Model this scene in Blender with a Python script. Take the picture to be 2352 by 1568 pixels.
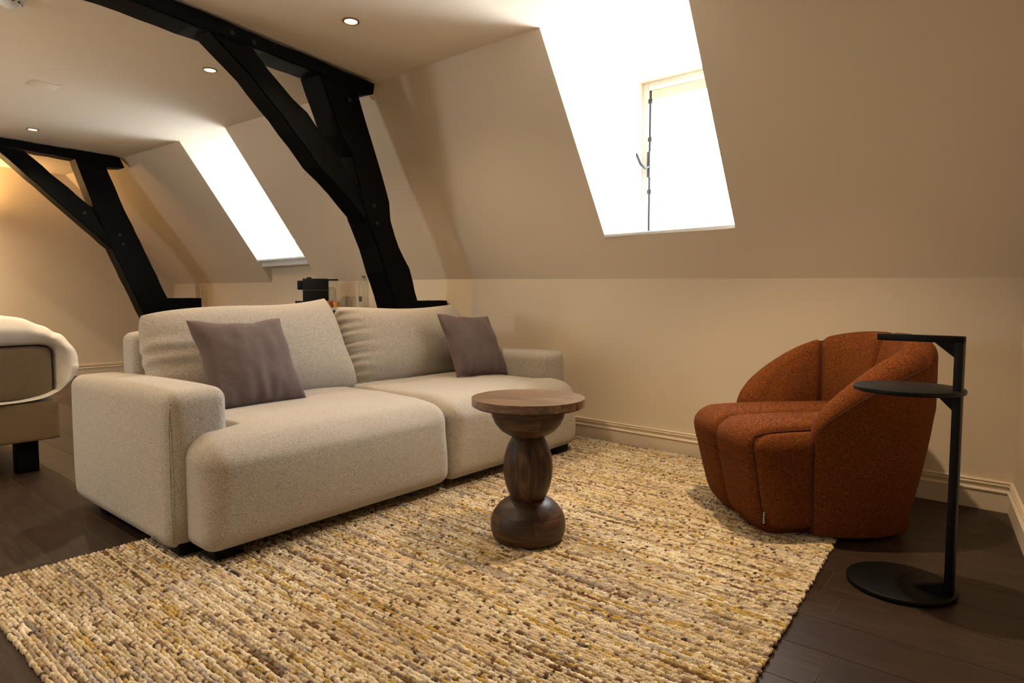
import bpy, bmesh, math, random
import numpy as np
from mathutils import Vector, Matrix, noise

for o in list(bpy.data.objects):
    bpy.data.objects.remove(o, do_unlink=True)
scene = bpy.context.scene
COL = scene.collection
R = math.radians
random.seed(7)
rng = np.random.default_rng(11)

# ------------------------------------------------------------------ camera
cam_data = bpy.data.cameras.new('camera')
cam = bpy.data.objects.new('camera', cam_data)
COL.objects.link(cam)
cam.location = (0, 0, 0.95)
cam.rotation_euler = (R(90 - 3.7092), 0, R(39.5))
cam_data.sensor_width = 36.0
cam_data.lens = 1450.0 / 2352.0 * 36.0
cam_data.clip_start = 0.02
scene.camera = cam

# ------------------------------------------------------------------ world, exposure
world = bpy.data.worlds.new('overcast_sky')
scene.world = world
world.use_nodes = True
_bg = world.node_tree.nodes['Background']
_bg.inputs['Color'].default_value = (0.90, 0.95, 1.0, 1)
_bg.inputs['Strength'].default_value = 60.0
scene.view_settings.view_transform = 'Standard'
scene.view_settings.look = 'None'
scene.view_settings.gamma = 1.0
scene.view_settings.exposure = 0.0
scene.view_settings.use_curve_mapping = False
scene.cycles.max_bounces = 8
scene.cycles.diffuse_bounces = 5
scene.cycles.transparent_max_bounces = 12
scene.cycles.sample_clamp_indirect = 6.0


def portal(loc, rot, sx, sy):
    d = bpy.data.lights.new('window_daylight', 'AREA')
    d.shape = 'RECTANGLE'
    d.size, d.size_y = sx, sy
    d.cycles.is_portal = True
    o = bpy.data.objects.new('window_daylight', d)
    o.location, o.rotation_euler = loc, rot
    COL.objects.link(o)


portal((-1.73, 4.16, 1.91), (R(-90), 0, 0), 0.90, 1.14)
portal((-6.10, 4.14, 1.92), (R(-90), 0, 0), 0.95, 1.14)
portal((-5.0, -2.50, 1.6), (R(90), 0, 0), 0.62, 0.92)

SPOT_WARM = (1.0, 0.74, 0.45)
SPOT_W = 125.0


# ------------------------------------------------------------------ materials
def nd(nt, t, **kw):
    n = nt.nodes.new(t)
    for k, v in kw.items():
        setattr(n, k, v)
    return n


def base_mat(name):
    m = bpy.data.materials.new(name)
    m.use_nodes = True
    nt = m.node_tree
    b = nt.nodes['Principled BSDF']
    return m, nt, b


def mapping(nt, scale, rot=(0, 0, 0), coord='Object'):
    tc = nd(nt, 'ShaderNodeTexCoord')
    mp = nd(nt, 'ShaderNodeMapping')
    mp.inputs['Scale'].default_value = scale
    mp.inputs['Rotation'].default_value = rot
    nt.links.new(tc.outputs[coord], mp.inputs['Vector'])
    return mp


def ramp(nt, fac, stops):
    r = nd(nt, 'ShaderNodeValToRGB')
    e = r.color_ramp.elements
    while len(e) < len(stops):
        e.new(0.5)
    for i, (p, c) in enumerate(stops):
        e[i].position = p
        e[i].color = (*c, 1)
    nt.links.new(fac, r.inputs['Fac'])
    return r


def bump(nt, b, height, strength=0.3, dist=0.002, prev=None):
    bp = nd(nt, 'ShaderNodeBump')
    bp.inputs['Strength'].default_value = strength
    bp.inputs['Distance'].default_value = dist
    nt.links.new(height, bp.inputs['Height'])
    if prev is not None:
        nt.links.new(prev, bp.inputs['Normal'])
    nt.links.new(bp.outputs['Normal'], b.inputs['Normal'])
    return bp.outputs['Normal']


def plain(name, col, rough=0.5, metal=0.0, spec=0.5, nscale=None, nstr=0.1, ndist=0.001, var=0.0):
    m, nt, b = base_mat(name)
    b.inputs['Base Color'].default_value = (*col, 1)
    b.inputs['Roughness'].default_value = rough
    b.inputs['Metallic'].default_value = metal
    b.inputs['Specular IOR Level'].default_value = spec
    if nscale:
        mp = mapping(nt, (nscale,) * 3)
        n = nd(nt, 'ShaderNodeTexNoise')
        n.inputs['Scale'].default_value = 1.0
        n.inputs['Detail'].default_value = 4
        nt.links.new(mp.outputs[0], n.inputs['Vector'])
        bump(nt, b, n.outputs['Fac'], nstr, ndist)
        if var:
            r = ramp(nt, n.outputs['Fac'], [(0.3, tuple(c * (1 - var) for c in col)), (0.7, tuple(min(1, c * (1 + var)) for c in col))])
            nt.links.new(r.outputs[0], b.inputs['Base Color'])
    return m


def fabric(name, stops, scale, bstr=0.5, bdist=0.003, rough=0.95, sheen=0.15, big=None):
    m, nt, b = base_mat(name)
    mp = mapping(nt, scale)
    n = nd(nt, 'ShaderNodeTexNoise')
    n.inputs['Scale'].default_value = 1.0
    n.inputs['Detail'].default_value = 3
    n.inputs['Roughness'].default_value = 0.6
    nt.links.new(mp.outputs[0], n.inputs['Vector'])
    r = ramp(nt, n.outputs['Fac'], stops)
    nt.links.new(r.outputs[0], b.inputs['Base Color'])
    nrm = bump(nt, b, n.outputs['Fac'], bstr, bdist)
    if big:
        mp2 = mapping(nt, (big[0],) * 3)
        n2 = nd(nt, 'ShaderNodeTexNoise')
        n2.inputs['Scale'].default_value = 1.0
        n2.inputs['Detail'].default_value = 2
        nt.links.new(mp2.outputs[0], n2.inputs['Vector'])
        bump(nt, b, n2.outputs['Fac'], big[1], big[2], nrm)
    b.inputs['Roughness'].default_value = rough
    b.inputs['Specular IOR Level'].default_value = 0.15
    b.inputs['Sheen Weight'].default_value = sheen
    b.inputs['Sheen Roughness'].default_value = 0.5
    return m


def wood(name, stops, scale, rough=0.4, bstr=0.15, spec=0.4, var=(0.78, 1.22)):
    m, nt, b = base_mat(name)
    mp = mapping(nt, scale)
    n = nd(nt, 'ShaderNodeTexNoise')
    n.inputs['Scale'].default_value = 1.0
    n.inputs['Detail'].default_value = 6
    n.inputs['Roughness'].default_value = 0.62
    n.inputs['Distortion'].default_value = 0.6
    nt.links.new(mp.outputs[0], n.inputs['Vector'])
    r = ramp(nt, n.outputs['Fac'], stops)
    col = r.outputs[0]
    oi = nd(nt, 'ShaderNodeObjectInfo')
    mr = nd(nt, 'ShaderNodeMapRange')
    mr.inputs['To Min'].default_value = var[0]
    mr.inputs['To Max'].default_value = var[1]
    nt.links.new(oi.outputs['Random'], mr.inputs['Value'])
    mx = nd(nt, 'ShaderNodeVectorMath', operation='SCALE')
    nt.links.new(col, mx.inputs[0])
    nt.links.new(mr.outputs[0], mx.inputs['Scale'])
    nt.links.new(mx.outputs[0], b.inputs['Base Color'])
    bump(nt, b, n.outputs['Fac'], bstr, 0.002)
    b.inputs['Roughness'].default_value = rough
    b.inputs['Specular IOR Level'].default_value = spec
    return m


M = {}
M['wall'] = plain('wall_paint', (0.70, 0.60, 0.465), 0.9, spec=0.15, nscale=160, nstr=0.10, ndist=0.001)
M['ceiling'] = plain('ceiling_paint', (0.71, 0.615, 0.49), 0.9, spec=0.15, nscale=120, nstr=0.05, ndist=0.001)
M['trim'] = plain('cream_trim_paint', (0.68, 0.58, 0.445), 0.5, nscale=30, nstr=0.03)
M['white'] = plain('white_window_paint', (0.78, 0.80, 0.82), 0.4)
M['beam'] = wood('black_stained_oak', [(0.3, (0.0009, 0.0012, 0.0015)), (0.7, (0.0024, 0.0030, 0.0034))], (14, 14, 3), 0.55, 0.6, 0.07)
M['peg'] = plain('black_peg', (0.004, 0.004, 0.004), 0.6)
M['floor'] = wood('dark_floor_wood', [(0.25, (0.016, 0.0096, 0.0068)), (0.55, (0.034, 0.0204, 0.0144)), (0.8, (0.056, 0.034, 0.024))], (5, 70, 70), 0.42, 0.12, 0.22)
M['floor_gap_glint'] = plain('floor_joint_highlight', (0.085, 0.055, 0.036), 0.8)  # slab lightened so the gaps paint in the light caught by plank edges
M['sofa'] = fabric('beige_boucle', [(0.32, (0.165, 0.138, 0.112)), (0.48, (0.36, 0.325, 0.282)), (0.66, (0.54, 0.50, 0.45))], (520, 520, 210), 0.6, 0.0012, big=(95, 0.25, 0.002))
M['sofa_seam'] = plain('beige_seam', (0.25, 0.21, 0.165), 0.95)
M['pillow'] = fabric('mauve_linen', [(0.3, (0.078, 0.055, 0.054)), (0.7, (0.140, 0.103, 0.102))], (420, 420, 420), 0.35, 0.0006, big=(16, 0.35, 0.012))
M['chair'] = fabric('rust_wool', [(0.32, (0.020, 0.0045, 0.0020)), (0.5, (0.108, 0.029, 0.0058)), (0.7, (0.26, 0.082, 0.0135))], (130, 130, 780), 0.4, 0.0005, sheen=0.0)
M['chair_seam'] = plain('rust_seam', (0.05, 0.012, 0.006), 0.95)
M['tag_black'] = plain('black_tag', (0.008, 0.008, 0.008), 0.8)
M['tag_white'] = plain('tag_print', (0.75, 0.75, 0.7), 0.8)
M['metal'] = plain('black_metal', (0.0022, 0.0022, 0.0024), 0.48, spec=0.16, nscale=90, nstr=0.05)
M['plastic'] = plain('black_plastic', (0.004, 0.004, 0.0045), 0.5, spec=0.2)
M['steel'] = plain('grey_steel', (0.16, 0.19, 0.21), 0.4, metal=0.6)
M['iron'] = plain('grey_iron', (0.018, 0.022, 0.026), 0.5, spec=0.2)
M['brass'] = plain('brass_ring', (0.30, 0.20, 0.10), 0.35, metal=0.8)
M['leg'] = plain('black_wood_foot', (0.003, 0.003, 0.003), 0.6, spec=0.12)
M['table'] = wood('mango_wood', [(0.25, (0.013, 0.007, 0.0045)), (0.5, (0.045, 0.021, 0.010)), (0.75, (0.10, 0.050, 0.023))], (9, 9, 60), 0.46, 0.5, 0.35, (0.55, 1.55))
M['table_top'] = wood('mango_wood_top', [(0.25, (0.038, 0.021, 0.013)), (0.5, (0.105, 0.060, 0.034)), (0.75, (0.23, 0.145, 0.088))], (4, 45, 45), 0.30, 0.25, 0.65, (0.75, 1.3))
M['table_stem'] = wood('mango_wood_stem', [(0.33, (0.010, 0.005, 0.0035)), (0.5, (0.050, 0.024, 0.012)), (0.66, (0.135, 0.070, 0.034))], (42, 42, 3), 0.44, 0.5, 0.35)
M['duvet'] = plain('white_cotton', (0.80, 0.77, 0.73), 0.85, spec=0.2, nscale=14, nstr=0.35, ndist=0.012)
M['bed'] = fabric('olive_beige_upholstery', [(0.3, (0.15, 0.105, 0.055)), (0.7, (0.25, 0.185, 0.105))], (300, 300, 300), 0.4, 0.002)
M['mattress'] = fabric('brown_upholstery', [(0.3, (0.13, 0.095, 0.06)), (0.7, (0.21, 0.16, 0.105))], (300, 300, 300), 0.4, 0.002)
M['blind'] = plain('cream_blind', (0.72, 0.62, 0.42), 0.9, nscale=60, nstr=0.1)
M['plastic_white'] = plain('white_plastic', (0.78, 0.78, 0.76), 0.45)
M['dark_slot'] = plain('dark_slot', (0.05, 0.05, 0.05), 0.8)
M['amber'] = plain('amber_card', (0.55, 0.28, 0.06), 0.6)
M['orange'] = plain('orange_card', (0.45, 0.12, 0.04), 0.6)
M['cabinet'] = plain('dark_cabinet', (0.03, 0.025, 0.02), 0.5)
M['cab_top'] = plain('grey_worktop', (0.35, 0.33, 0.30), 0.35)


def glass_mat(name, tint, mixv):
    m = bpy.data.materials.new(name)
    m.use_nodes = True
    nt = m.node_tree
    nt.nodes.clear()
    out = nd(nt, 'ShaderNodeOutputMaterial')
    t = nd(nt, 'ShaderNodeBsdfTransparent')
    t.inputs[0].default_value = (*tint, 1)
    g = nd(nt, 'ShaderNodeBsdfGlossy')
    g.inputs['Roughness'].default_value = 0.03
    fr = nd(nt, 'ShaderNodeLayerWeight')
    fr.inputs['Blend'].default_value = mixv
    mx = nd(nt, 'ShaderNodeMixShader')
    nt.links.new(fr.outputs['Facing'], mx.inputs[0])
    nt.links.new(t.outputs[0], mx.inputs[1])
    nt.links.new(g.outputs[0], mx.inputs[2])
    nt.links.new(mx.outputs[0], out.inputs[0])
    return m


M['pane'] = glass_mat('window_glass', (0.98, 0.99, 0.99), 0.06)
M['pane_dim'] = glass_mat('grey_window_glass', (0.74, 0.76, 0.77), 0.06)
M['glass'] = glass_mat('clear_glass', (0.94, 0.94, 0.92), 0.10)


def emis(name, col, s):
    m = bpy.data.materials.new(name)
    m.use_nodes = True
    nt = m.node_tree
    nt.nodes.clear()
    out = nd(nt, 'ShaderNodeOutputMaterial')
    e = nd(nt, 'ShaderNodeEmission')
    e.inputs[0].default_value = (*col, 1)
    e.inputs[1].default_value = s
    nt.links.new(e.outputs[0], out.inputs[0])
    return m


M['lamp'] = emis('lamp_glow', (1.0, 0.80, 0.50), 9.0)

# yarn material reads the per-tuft wool colour
m, nt, b = base_mat('wool_yarn')
at = nd(nt, 'ShaderNodeAttribute', attribute_name='wool')
_mp = mapping(nt, (260, 420, 420))
_n = nd(nt, 'ShaderNodeTexNoise')
_n.inputs['Scale'].default_value = 1.0
_n.inputs['Detail'].default_value = 3
nt.links.new(_mp.outputs[0], _n.inputs['Vector'])
_mr = nd(nt, 'ShaderNodeMapRange')
_mr.inputs['From Min'].default_value = 0.3
_mr.inputs['From Max'].default_value = 0.7
_mr.inputs['To Min'].default_value = 0.62
_mr.inputs['To Max'].default_value = 1.22
nt.links.new(_n.outputs['Fac'], _mr.inputs['Value'])
_vs = nd(nt, 'ShaderNodeVectorMath', operation='SCALE')
nt.links.new(at.outputs['Color'], _vs.inputs[0])
nt.links.new(_mr.outputs[0], _vs.inputs['Scale'])
nt.links.new(_vs.outputs[0], b.inputs['Base Color'])
b.inputs['Roughness'].default_value = 0.95
b.inputs['Specular IOR Level'].default_value = 0.1
b.inputs['Sheen Weight'].default_value = 0.1
mp = mapping(nt, (420, 900, 900))
n = nd(nt, 'ShaderNodeTexNoise')
n.inputs['Scale'].default_value = 1.0
nt.links.new(mp.outputs[0], n.inputs['Vector'])
bump(nt, b, n.outputs['Fac'], 0.5, 0.0015)
M['yarn'] = m
M['rug_back'] = plain('rug_backing', (0.05, 0.036, 0.022), 0.95)


# ------------------------------------------------------------------ object helpers
def thing(name, label, cat, loc=(0, 0, 0), rotz=0.0, group=None, rot=None):
    o = bpy.data.objects.new(name, None)
    o.empty_display_size = 0.1
    COL.objects.link(o)
    o.location = loc
    o.rotation_euler = rot if rot else (0, 0, rotz)
    o['label'] = label
    o['category'] = cat
    if group:
        o['group'] = group
    return o


def struct(o):
    o['kind'] = 'structure'
    return o


def tag(o, label, cat, group=None):
    o['label'] = label
    o['category'] = cat
    if group:
        o['group'] = group
    return o


def obj(name, verts, faces, mat, parent=None, smooth=False, off=(0, 0, 0), angle=None):
    me = bpy.data.meshes.new(name)
    me.from_pydata([(v[0] - off[0], v[1] - off[1], v[2] - off[2]) for v in verts], [], faces)
    me.validate()
    bm = bmesh.new()
    bm.from_mesh(me)
    bmesh.ops.recalc_face_normals(bm, faces=bm.faces)
    bm.to_mesh(me)
    bm.free()
    return mobj(name, me, mat, parent, smooth, angle)


def mobj(name, me, mat, parent=None, smooth=False, angle=None):
    o = bpy.data.objects.new(name, me)
    if mat:
        me.materials.append(M[mat])
    if smooth:
        me.polygons.foreach_set('use_smooth', [True] * len(me.polygons))
        if angle:
            me.set_sharp_from_angle(angle=R(angle))
    COL.objects.link(o)
    if parent:
        o.parent = parent
    return o


def bobj(name, bm, mat, parent=None, smooth=False, angle=None):
    me = bpy.data.meshes.new(name)
    bmesh.ops.recalc_face_normals(bm, faces=bm.faces)
    bm.to_mesh(me)
    bm.free()
    return mobj(name, me, mat, parent, smooth, angle)


def bx(bm, c, s, bev=0.0, rot=None, seg=2):
    """axis-aligned (or rotated) box, bevelled"""
    t = bmesh.new()
    bmesh.ops.create_cube(t, size=1.0)
    bmesh.ops.scale(t, vec=s, verts=t.verts)
    if bev:
        bmesh.ops.bevel(t, geom=t.edges[:], offset=bev, segments=seg, affect='EDGES', profile=0.5)
    if rot is not None:
        bmesh.ops.rotate(t, cent=(0, 0, 0), matrix=rot, verts=t.verts)
    bmesh.ops.translate(t, vec=c, verts=t.verts)
    merge(bm, t)


def merge(bm, t):
    me = bpy.data.meshes.new('tmp')
    t.to_mesh(me)
    t.free()
    bm.from_mesh(me)
    bpy.data.meshes.remove(me)


def box(name, c, s, mat, parent=None, bev=0.0, seg=2, rot=None):
    bm = bmesh.new()
    bx(bm, c, s, bev, rot, seg)
    return bobj(name, bm, mat, parent, smooth=bev > 0, angle=40 if bev > 0 else None)


def lathe(name, prof, mat, parent=None, seg=48, c=(0, 0, 0), angle=40):
    vs, fs = [], []
    n = len(prof)
    for k in range(seg):
        a = 2 * math.pi * k / seg
        for r, z in prof:
            vs.append((c[0] + r * math.cos(a), c[1] + r * math.sin(a), c[2] + z))
    for k in range(seg):
        k2 = (k + 1) % seg
        for i in range(n - 1):
            fs.append((k * n + i, k2 * n + i, k2 * n + i + 1, k * n + i + 1))
    bm = bmesh.new()
    bv = [bm.verts.new(v) for v in vs]
    for f in fs:
        try:
            bm.faces.new([bv[i] for i in f])
        except ValueError:
            pass
    bmesh.ops.remove_doubles(bm, verts=bm.verts, dist=1e-5)
    return bobj(name, bm, mat, parent, True, angle)


def tube_mesh(bm, pts, r, seg=6, cap=True):
    pts = [Vector(p) for p in pts]
    rings = []
    up = Vector((0, 0, 1))
    for i, p in enumerate(pts):
        d = (pts[min(i + 1, len(pts) - 1)] - pts[max(i - 1, 0)]).normalized()
        a = d.cross(up)
        if a.length < 1e-3:
            a = d.cross(Vector((1, 0, 0)))
        a.normalize()
        bb = a.cross(d).normalized()
        rr = r[i] if isinstance(r, (list, tuple)) else r
        rings.append([bm.verts.new(p + (a * math.cos(2 * math.pi * k / seg) + bb * math.sin(2 * math.pi * k / seg)) * rr) for k in range(seg)])
    for i in range(len(rings) - 1):
        for k in range(seg):
            bm.faces.new((rings[i][k], rings[i][(k + 1) % seg], rings[i + 1][(k + 1) % seg], rings[i + 1][k]))
    if cap:
        bm.faces.new(rings[0][::-1])
        bm.faces.new(rings[-1])


def tube(name, pts, r, mat, parent=None, seg=6):
    bm = bmesh.new()
    tube_mesh(bm, pts, r, seg)
    return bobj(name, bm, mat, parent, True, 60)


def prism(name, poly, thick_vec, mat, parent=None, bev=0.0):
    """polygon of 3D points swept by a vector"""
    n = len(poly)
    tv = Vector(thick_vec)
    bm = bmesh.new()
    a = [bm.verts.new(Vector(p)) for p in poly]
    c = [bm.verts.new(Vector(p) + tv) for p in poly]
    bm.faces.new(a)
    bm.faces.new(c[::-1])
    for i in range(n):
        bm.faces.new((a[i], c[i], c[(i + 1) % n], a[(i + 1) % n]))
    bmesh.ops.recalc_face_normals(bm, faces=bm.faces)
    if bev:
        bmesh.ops.bevel(bm, geom=bm.edges[:], offset=bev, segments=2, affect='EDGES', clamp_overlap=True)
    return bobj(name, bm, mat, parent, smooth=bev > 0, angle=35)


def cube_grid(n):
    """vertices/faces of a cube [-1,1]^3 with n x n cells on each side"""
    idx, vs, fs = {}, [], []

    def vid(i, j, k):
        key = (i, j, k)
        if key not in idx:
            idx[key] = len(vs)
            vs.append((2 * i / n - 1, 2 * j / n - 1, 2 * k / n - 1))
        return idx[key]
    for a in range(n):
        for c in range(n):
            for s in (0, n):
                q = [(s, a, c), (s, a + 1, c), (s, a + 1, c + 1), (s, a, c + 1)]
                fs.append([vid(*p) for p in (q if s else q[::-1])])
                q = [(a, s, c), (a, s, c + 1), (a + 1, s, c + 1), (a + 1, s, c)]
                fs.append([vid(*p) for p in (q if s else q[::-1])])
                q = [(a, c, s), (a + 1, c, s), (a + 1, c + 1, s), (a, c + 1, s)]
                fs.append([vid(*p) for p in (q if s else q[::-1])])
    return np.array(vs), fs


def soft_box(name, lo, hi, r, mat, parent=None, bulge=(0, 0, 0), n=30, warp=None, off=(0, 0, 0)):
    """upholstered block: rounded edges of radius r, faces bulged outwards"""
    P, fs = cube_grid(n)
    # pull the grid lines towards the edges so that the rounding is well resolved
    P = np.sign(P) * (1 - (1 - np.abs(P)) ** 1.5)
    lo, hi = np.array(lo, float), np.array(hi, float)
    half, cen = (hi - lo) / 2, (hi + lo) / 2
    Q = P * half
    inner = np.maximum(half - r, 1e-4)
    core = np.clip(Q, -inner, inner)
    d = Q - core
    L = np.linalg.norm(d, axis=1, keepdims=True)
    d = np.where(L > 1e-9, d / np.maximum(L, 1e-9), 0)
    Q = core + d * r
    U = Q / half
    for ax in range(3):
        o1, o2 = (ax + 1) % 3, (ax + 2) % 3
        w = np.clip(1 - U[:, o1] ** 2, 0, 1) * np.clip(1 - U[:, o2] ** 2, 0, 1)
        Q[:, ax] += np.sign(U[:, ax]) * np.abs(U[:, ax]) ** 4 * bulge[ax] * w
    Q = Q + cen
    if warp:
        Q = warp(Q)
    return obj(name, Q.tolist(), fs, mat, parent, True, off)


def cushion(name, w, h, t, mat, parent=None, pinch=0.05, pw=4.0, n=36, warp=None, edge=0.0, squ=0.0):
    """stuffed cushion lying in the local XZ plane, thickness along Y"""
    vs, fs = [], []
    g = np.linspace(-1, 1, n + 1)
    g = np.sign(g) * (1 - (1 - np.abs(g)) ** 1.6)
    ids = {}
    for side in (1, -1):
        for i, u in enumerate(g):
            for j, v in enumerate(g):
                bd = i in (0, n) or j in (0, n)
                if bd and side == -1:
                    continue
                x = u * w / 2 * (1 - pinch * (1 - v * v))
                z = v * h / 2 * (1 - pinch * (1 - u * u))
                x *= math.sqrt(1 - squ * v ** 4)
                z *= math.sqrt(1 - squ * u ** 4)
                th = t / 2 * ((1 - abs(u) ** pw) * (1 - abs(v) ** pw)) ** 0.5
                ids[(side, i, j)] = len(vs)
                vs.append((x, side * (th + edge), z))
    for side in (1, -1):
        for i in range(n):
            for j in range(n):
                q = []
                for a, c in ((i, j), (i + 1, j), (i + 1, j + 1), (i, j + 1)):
                    bd = a in (0, n) or c in (0, n)
                    q.append(ids[(1 if bd else side, a, c)])
                fs.append(q[::-1] if side == 1 else q)
    V = np.array(vs)
    if warp:
        V = warp(V)
    return obj(name, V.tolist(), fs, mat, parent, True)


def frange(a, b, n):
    return [a + (b - a) * i / (n - 1) for i in range(n)]


# ------------------------------------------------------------------ room shell
CZ = 2.5
XL = -9.3
YF = -2.4


def yb(x):                       # face of the baseboard on the window wall
    return 3.544 - 0.052 * (x + 0.034) if x > -3.75 else 3.737 + (x + 3.75) * -0.0155


def xr(y):                       # face of the right wall
    return -0.034 + (3.544 - y) * 0.109


# floor slab and planks
fl = box('floor', ((XL + 1.2) / 2, (YF + 4.4) / 2, -0.0266), (abs(XL) + 1.4, 4.4 - YF, 0.05), 'floor_gap_glint')
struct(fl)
PW, PL = 0.19, 1.29


def plank_mesh(length):
    bm = bmesh.new()
    bx(bm, (0, 0, -0.0008), (length - 0.0020, PW - 0.0020, 0.0016), 0.0)
    top = [e for e in bm.edges if all(v.co.z > -0.0002 for v in e.verts)]
    bmesh.ops.bevel(bm, geom=top, offset=0.0005, segments=1, affect='EDGES')
    me = bpy.data.meshes.new('plank')
    bm.to_mesh(me)
    bm.free()
    me.materials.append(M['floor'])
    return me


full_plank = plank_mesh(PL)
row = 0
y = 2.0 - 12 * PW
while y < 3.75:
    x = XL - 0.1 - (row * 0.47 % PL)
    if abs(y - 2.0 - PW) < 0.02:
        x += (-0.436 - x) % PL - PL
    while x < 0.55:
        o = bpy.data.objects.new('plank', full_plank)
        o.location = (x + PL / 2, y - PW / 2 + 0.0, 0)
        o.parent = fl
        o.matrix_parent_inverse = Matrix.Identity(4)
        COL.objects.link(o)
        x += PL
    y += PW
    row += 1


def patch(a, b_, c, d, n=8):
    """bilinear quad grid a-b-c-d"""
    a, b_, c, d = map(np.array, (a, b_, c, d))
    vs, fs = [], []
    for i in range(n + 1):
        for j in range(n + 1):
            s, t = i / n, j / n
            vs.append(tuple((a * (1 - s) + b_ * s) * (1 - t) + (d * (1 - s) + c * s) * t))
    for i in range(n):
        for j in range(n):
            fs.append((i * (n + 1) + j, (i + 1) * (n + 1) + j, (i + 1) * (n + 1) + j + 1, i * (n + 1) + j + 1))
    return vs, fs


def patches(name, lst, mat, smooth=False):
    V, F = [], []
    for vs, fs in lst:
        o = len(V)
        V += vs
        F += [tuple(i + o for i in f) for f in fs]
    me = bpy.data.meshes.new(name)
    me.from_pydata(V, [], F)
    return mobj(name, me, mat, None, smooth)


def ngon(*pts):
    return [tuple(p) for p in pts], [tuple(range(len(pts)))]


# key points of the two roof slopes
KM = (-3.75, 3.753, 1.125)           # knee line at the main truss
KR = (-0.034, 3.560, 1.046)
KF = (XL, 3.83, 1.18)
CMn = (-3.75, 2.94, CZ)
CR = (-0.034, 2.975, CZ)
CF = (XL, 2.60, CZ)
CMf = CMn
lerp = lambda a, c, t: tuple(a[i] * (1 - t) + c[i] * t for i in range(3))


def near(s, t):
    return lerp(lerp(KM, KR, s), lerp(CMn, CR, s), t)


def far(s, t):
    return lerp(lerp(KF, KM, s), lerp(CF, CMf, s), t)


KR2, CR2 = near(1.1706, 0.0), near(1.1706, 1.0)      # both run on past the right wall
nTL, nBL = near(0.408, 1.0), near(0.4335, 0.187)
nTR, nBR = near(0.642, 1.0), near(0.663, 0.1925)
nKL, nKR = near(0.4335, 0), near(0.663, 0)
fTL, fBL = far(0.507, 1.0), far(0.480, 0.0)
fTR, fBR = far(0.654, 1.0), far(0.652, 0.0)

patches('wall_slope_near', [
    patch(KM, nKL, nBL, near(0.0, 0.187)), patch(near(0.0, 0.187), nBL, nTL, CMn),
    patch(nKL, nKR, nBR, nBL), patch(nKR, KR, near(1, 0.1925), nBR), patch(nBR, near(1, 0.1925), CR, nTR), ngon(KR, KR2, CR2, CR)], 'wall', True)
patches('wall_slope_far', [patch(KF, fBL, fTL, CF), patch(fBR, KM, CMf, fTR)], 'wall', True)
NW = 4.10                             # near window plane
FWN = 4.06                            # far window plane
# near dormer: cheeks, ceiling and shelf
wTL, wTR, wBR, wBL = (-2.175, NW, 2.462), (-1.29, NW, 2.462), (-1.29, NW, 1.35), (-2.165, NW, 1.35)
f1, f2 = lerp(nTL, wTL, 0.03), lerp(nTR, wTR, 0.085)
patches('wall_dormer_near', [patch(nTL, nBL, wBL, wTL), patch(nTR, nBR, wBR, wTR), ngon(f1, f2, wTR, wTL), ngon(nBL, nBR, wBR, wBL)], 'wall')
# far dormer
fwl, fwr = -6.56, -5.64
SZ = 1.375
wy = lambda x: 3.753 + (x + 3.75) * -0.0139
vTL, vTR = (fwl, FWN, 2.455), (fwr, FWN, 2.455)
sBL, sBR = (fwl - 0.06, FWN, SZ), (fwr, FWN, SZ)
kL, kR = (fBL[0], wy(fBL[0]), SZ), (fBR[0], wy(fBR[0]), SZ)
g1, g2 = lerp(fTL, vTL, 0.06), lerp(fTR, vTR, 0.06)
pSL = lerp(fTL, fBL, (CZ - SZ) / (CZ - fBL[2]))
pSR = lerp(fTR, fBR, (CZ - SZ) / (CZ - fBR[2]))
patches('wall_dormer_far', [patch(fTL, pSL, sBL, vTL), patch(fTR, pSR, sBR, vTR), ngon(pSL, fBL, kL), ngon(pSR, fBR, kR), ngon(pSL, kL, sBL), ngon(pSR, kR, sBR),
                            ngon(g1, g2, vTR, vTL), ngon(kL, kR, sBR, sBL), ngon(fBL, fBR, kR, kL)], 'wall')
# low vertical wall
rise = lambda p: (p[0], p[1] - 0.0015, p[2] + 0.03)      # the plaster runs on a little behind the slope
patches('wall_back', [ngon((KF[0], KF[1], 0), (KM[0], KM[1], 0), rise(KM), rise(KF)), ngon((KM[0], KM[1], 0), (KR2[0], KR2[1], 0), rise(KR2), rise(KM))], 'wall')
yr = YF
patches('wall_right', [ngon((xr(3.56), 3.60, 0), (xr(yr), yr, 0), (xr(yr), yr, CZ), (xr(2.975), 2.99, CZ), (xr(3.56), 3.60, 1.046))], 'wall')
patches('wall_left', [ngon((XL, YF, 0), (XL, KF[1], 0), KF, CF, (XL, YF, CZ))], 'wall')
QX0, QX1, QZ0, QZ1 = -5.3, -4.7, 1.15, 2.05     # small unseen window opposite the dormers, added for cool fill light
patches('wall_front', [ngon((XL, YF, 0), (QX0, YF, 0), (QX0, YF, CZ), (XL, YF, CZ)), ngon((QX1, YF, 0), (1.0, YF, 0), (1.0, YF, CZ), (QX1, YF, CZ)),
                       ngon((QX0, YF, 0), (QX1, YF, 0), (QX1, YF, QZ0), (QX0, YF, QZ0)), ngon((QX0, YF, QZ1), (QX1, YF, QZ1), (QX1, YF, CZ), (QX0, YF, CZ))], 'wall')
patches('ceiling', [ngon((XL, YF, CZ), CF, fTL, g1, g2, fTR, CMn, nTL, f1, f2, nTR, CR2, (1.0, 2.0, CZ), (1.0, yr, CZ))], 'ceiling')
for o in list(bpy.data.objects):
    if o.name.startswith(('wall_', 'ceiling')):
        struct(o)

# baseboards
PROF = [(0.016, 0), (0.016, 0.086), (0.021, 0.088), (0.021, 0.093), (0.009, 0.099), (0.010, 0.108), (0.015, 0.116), (0.016, 0.121), (0.010, 0.126), (0.010, 0.129), (0.014, 0.131), (0.013, 0.135), (0.0, 0.138)]


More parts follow.
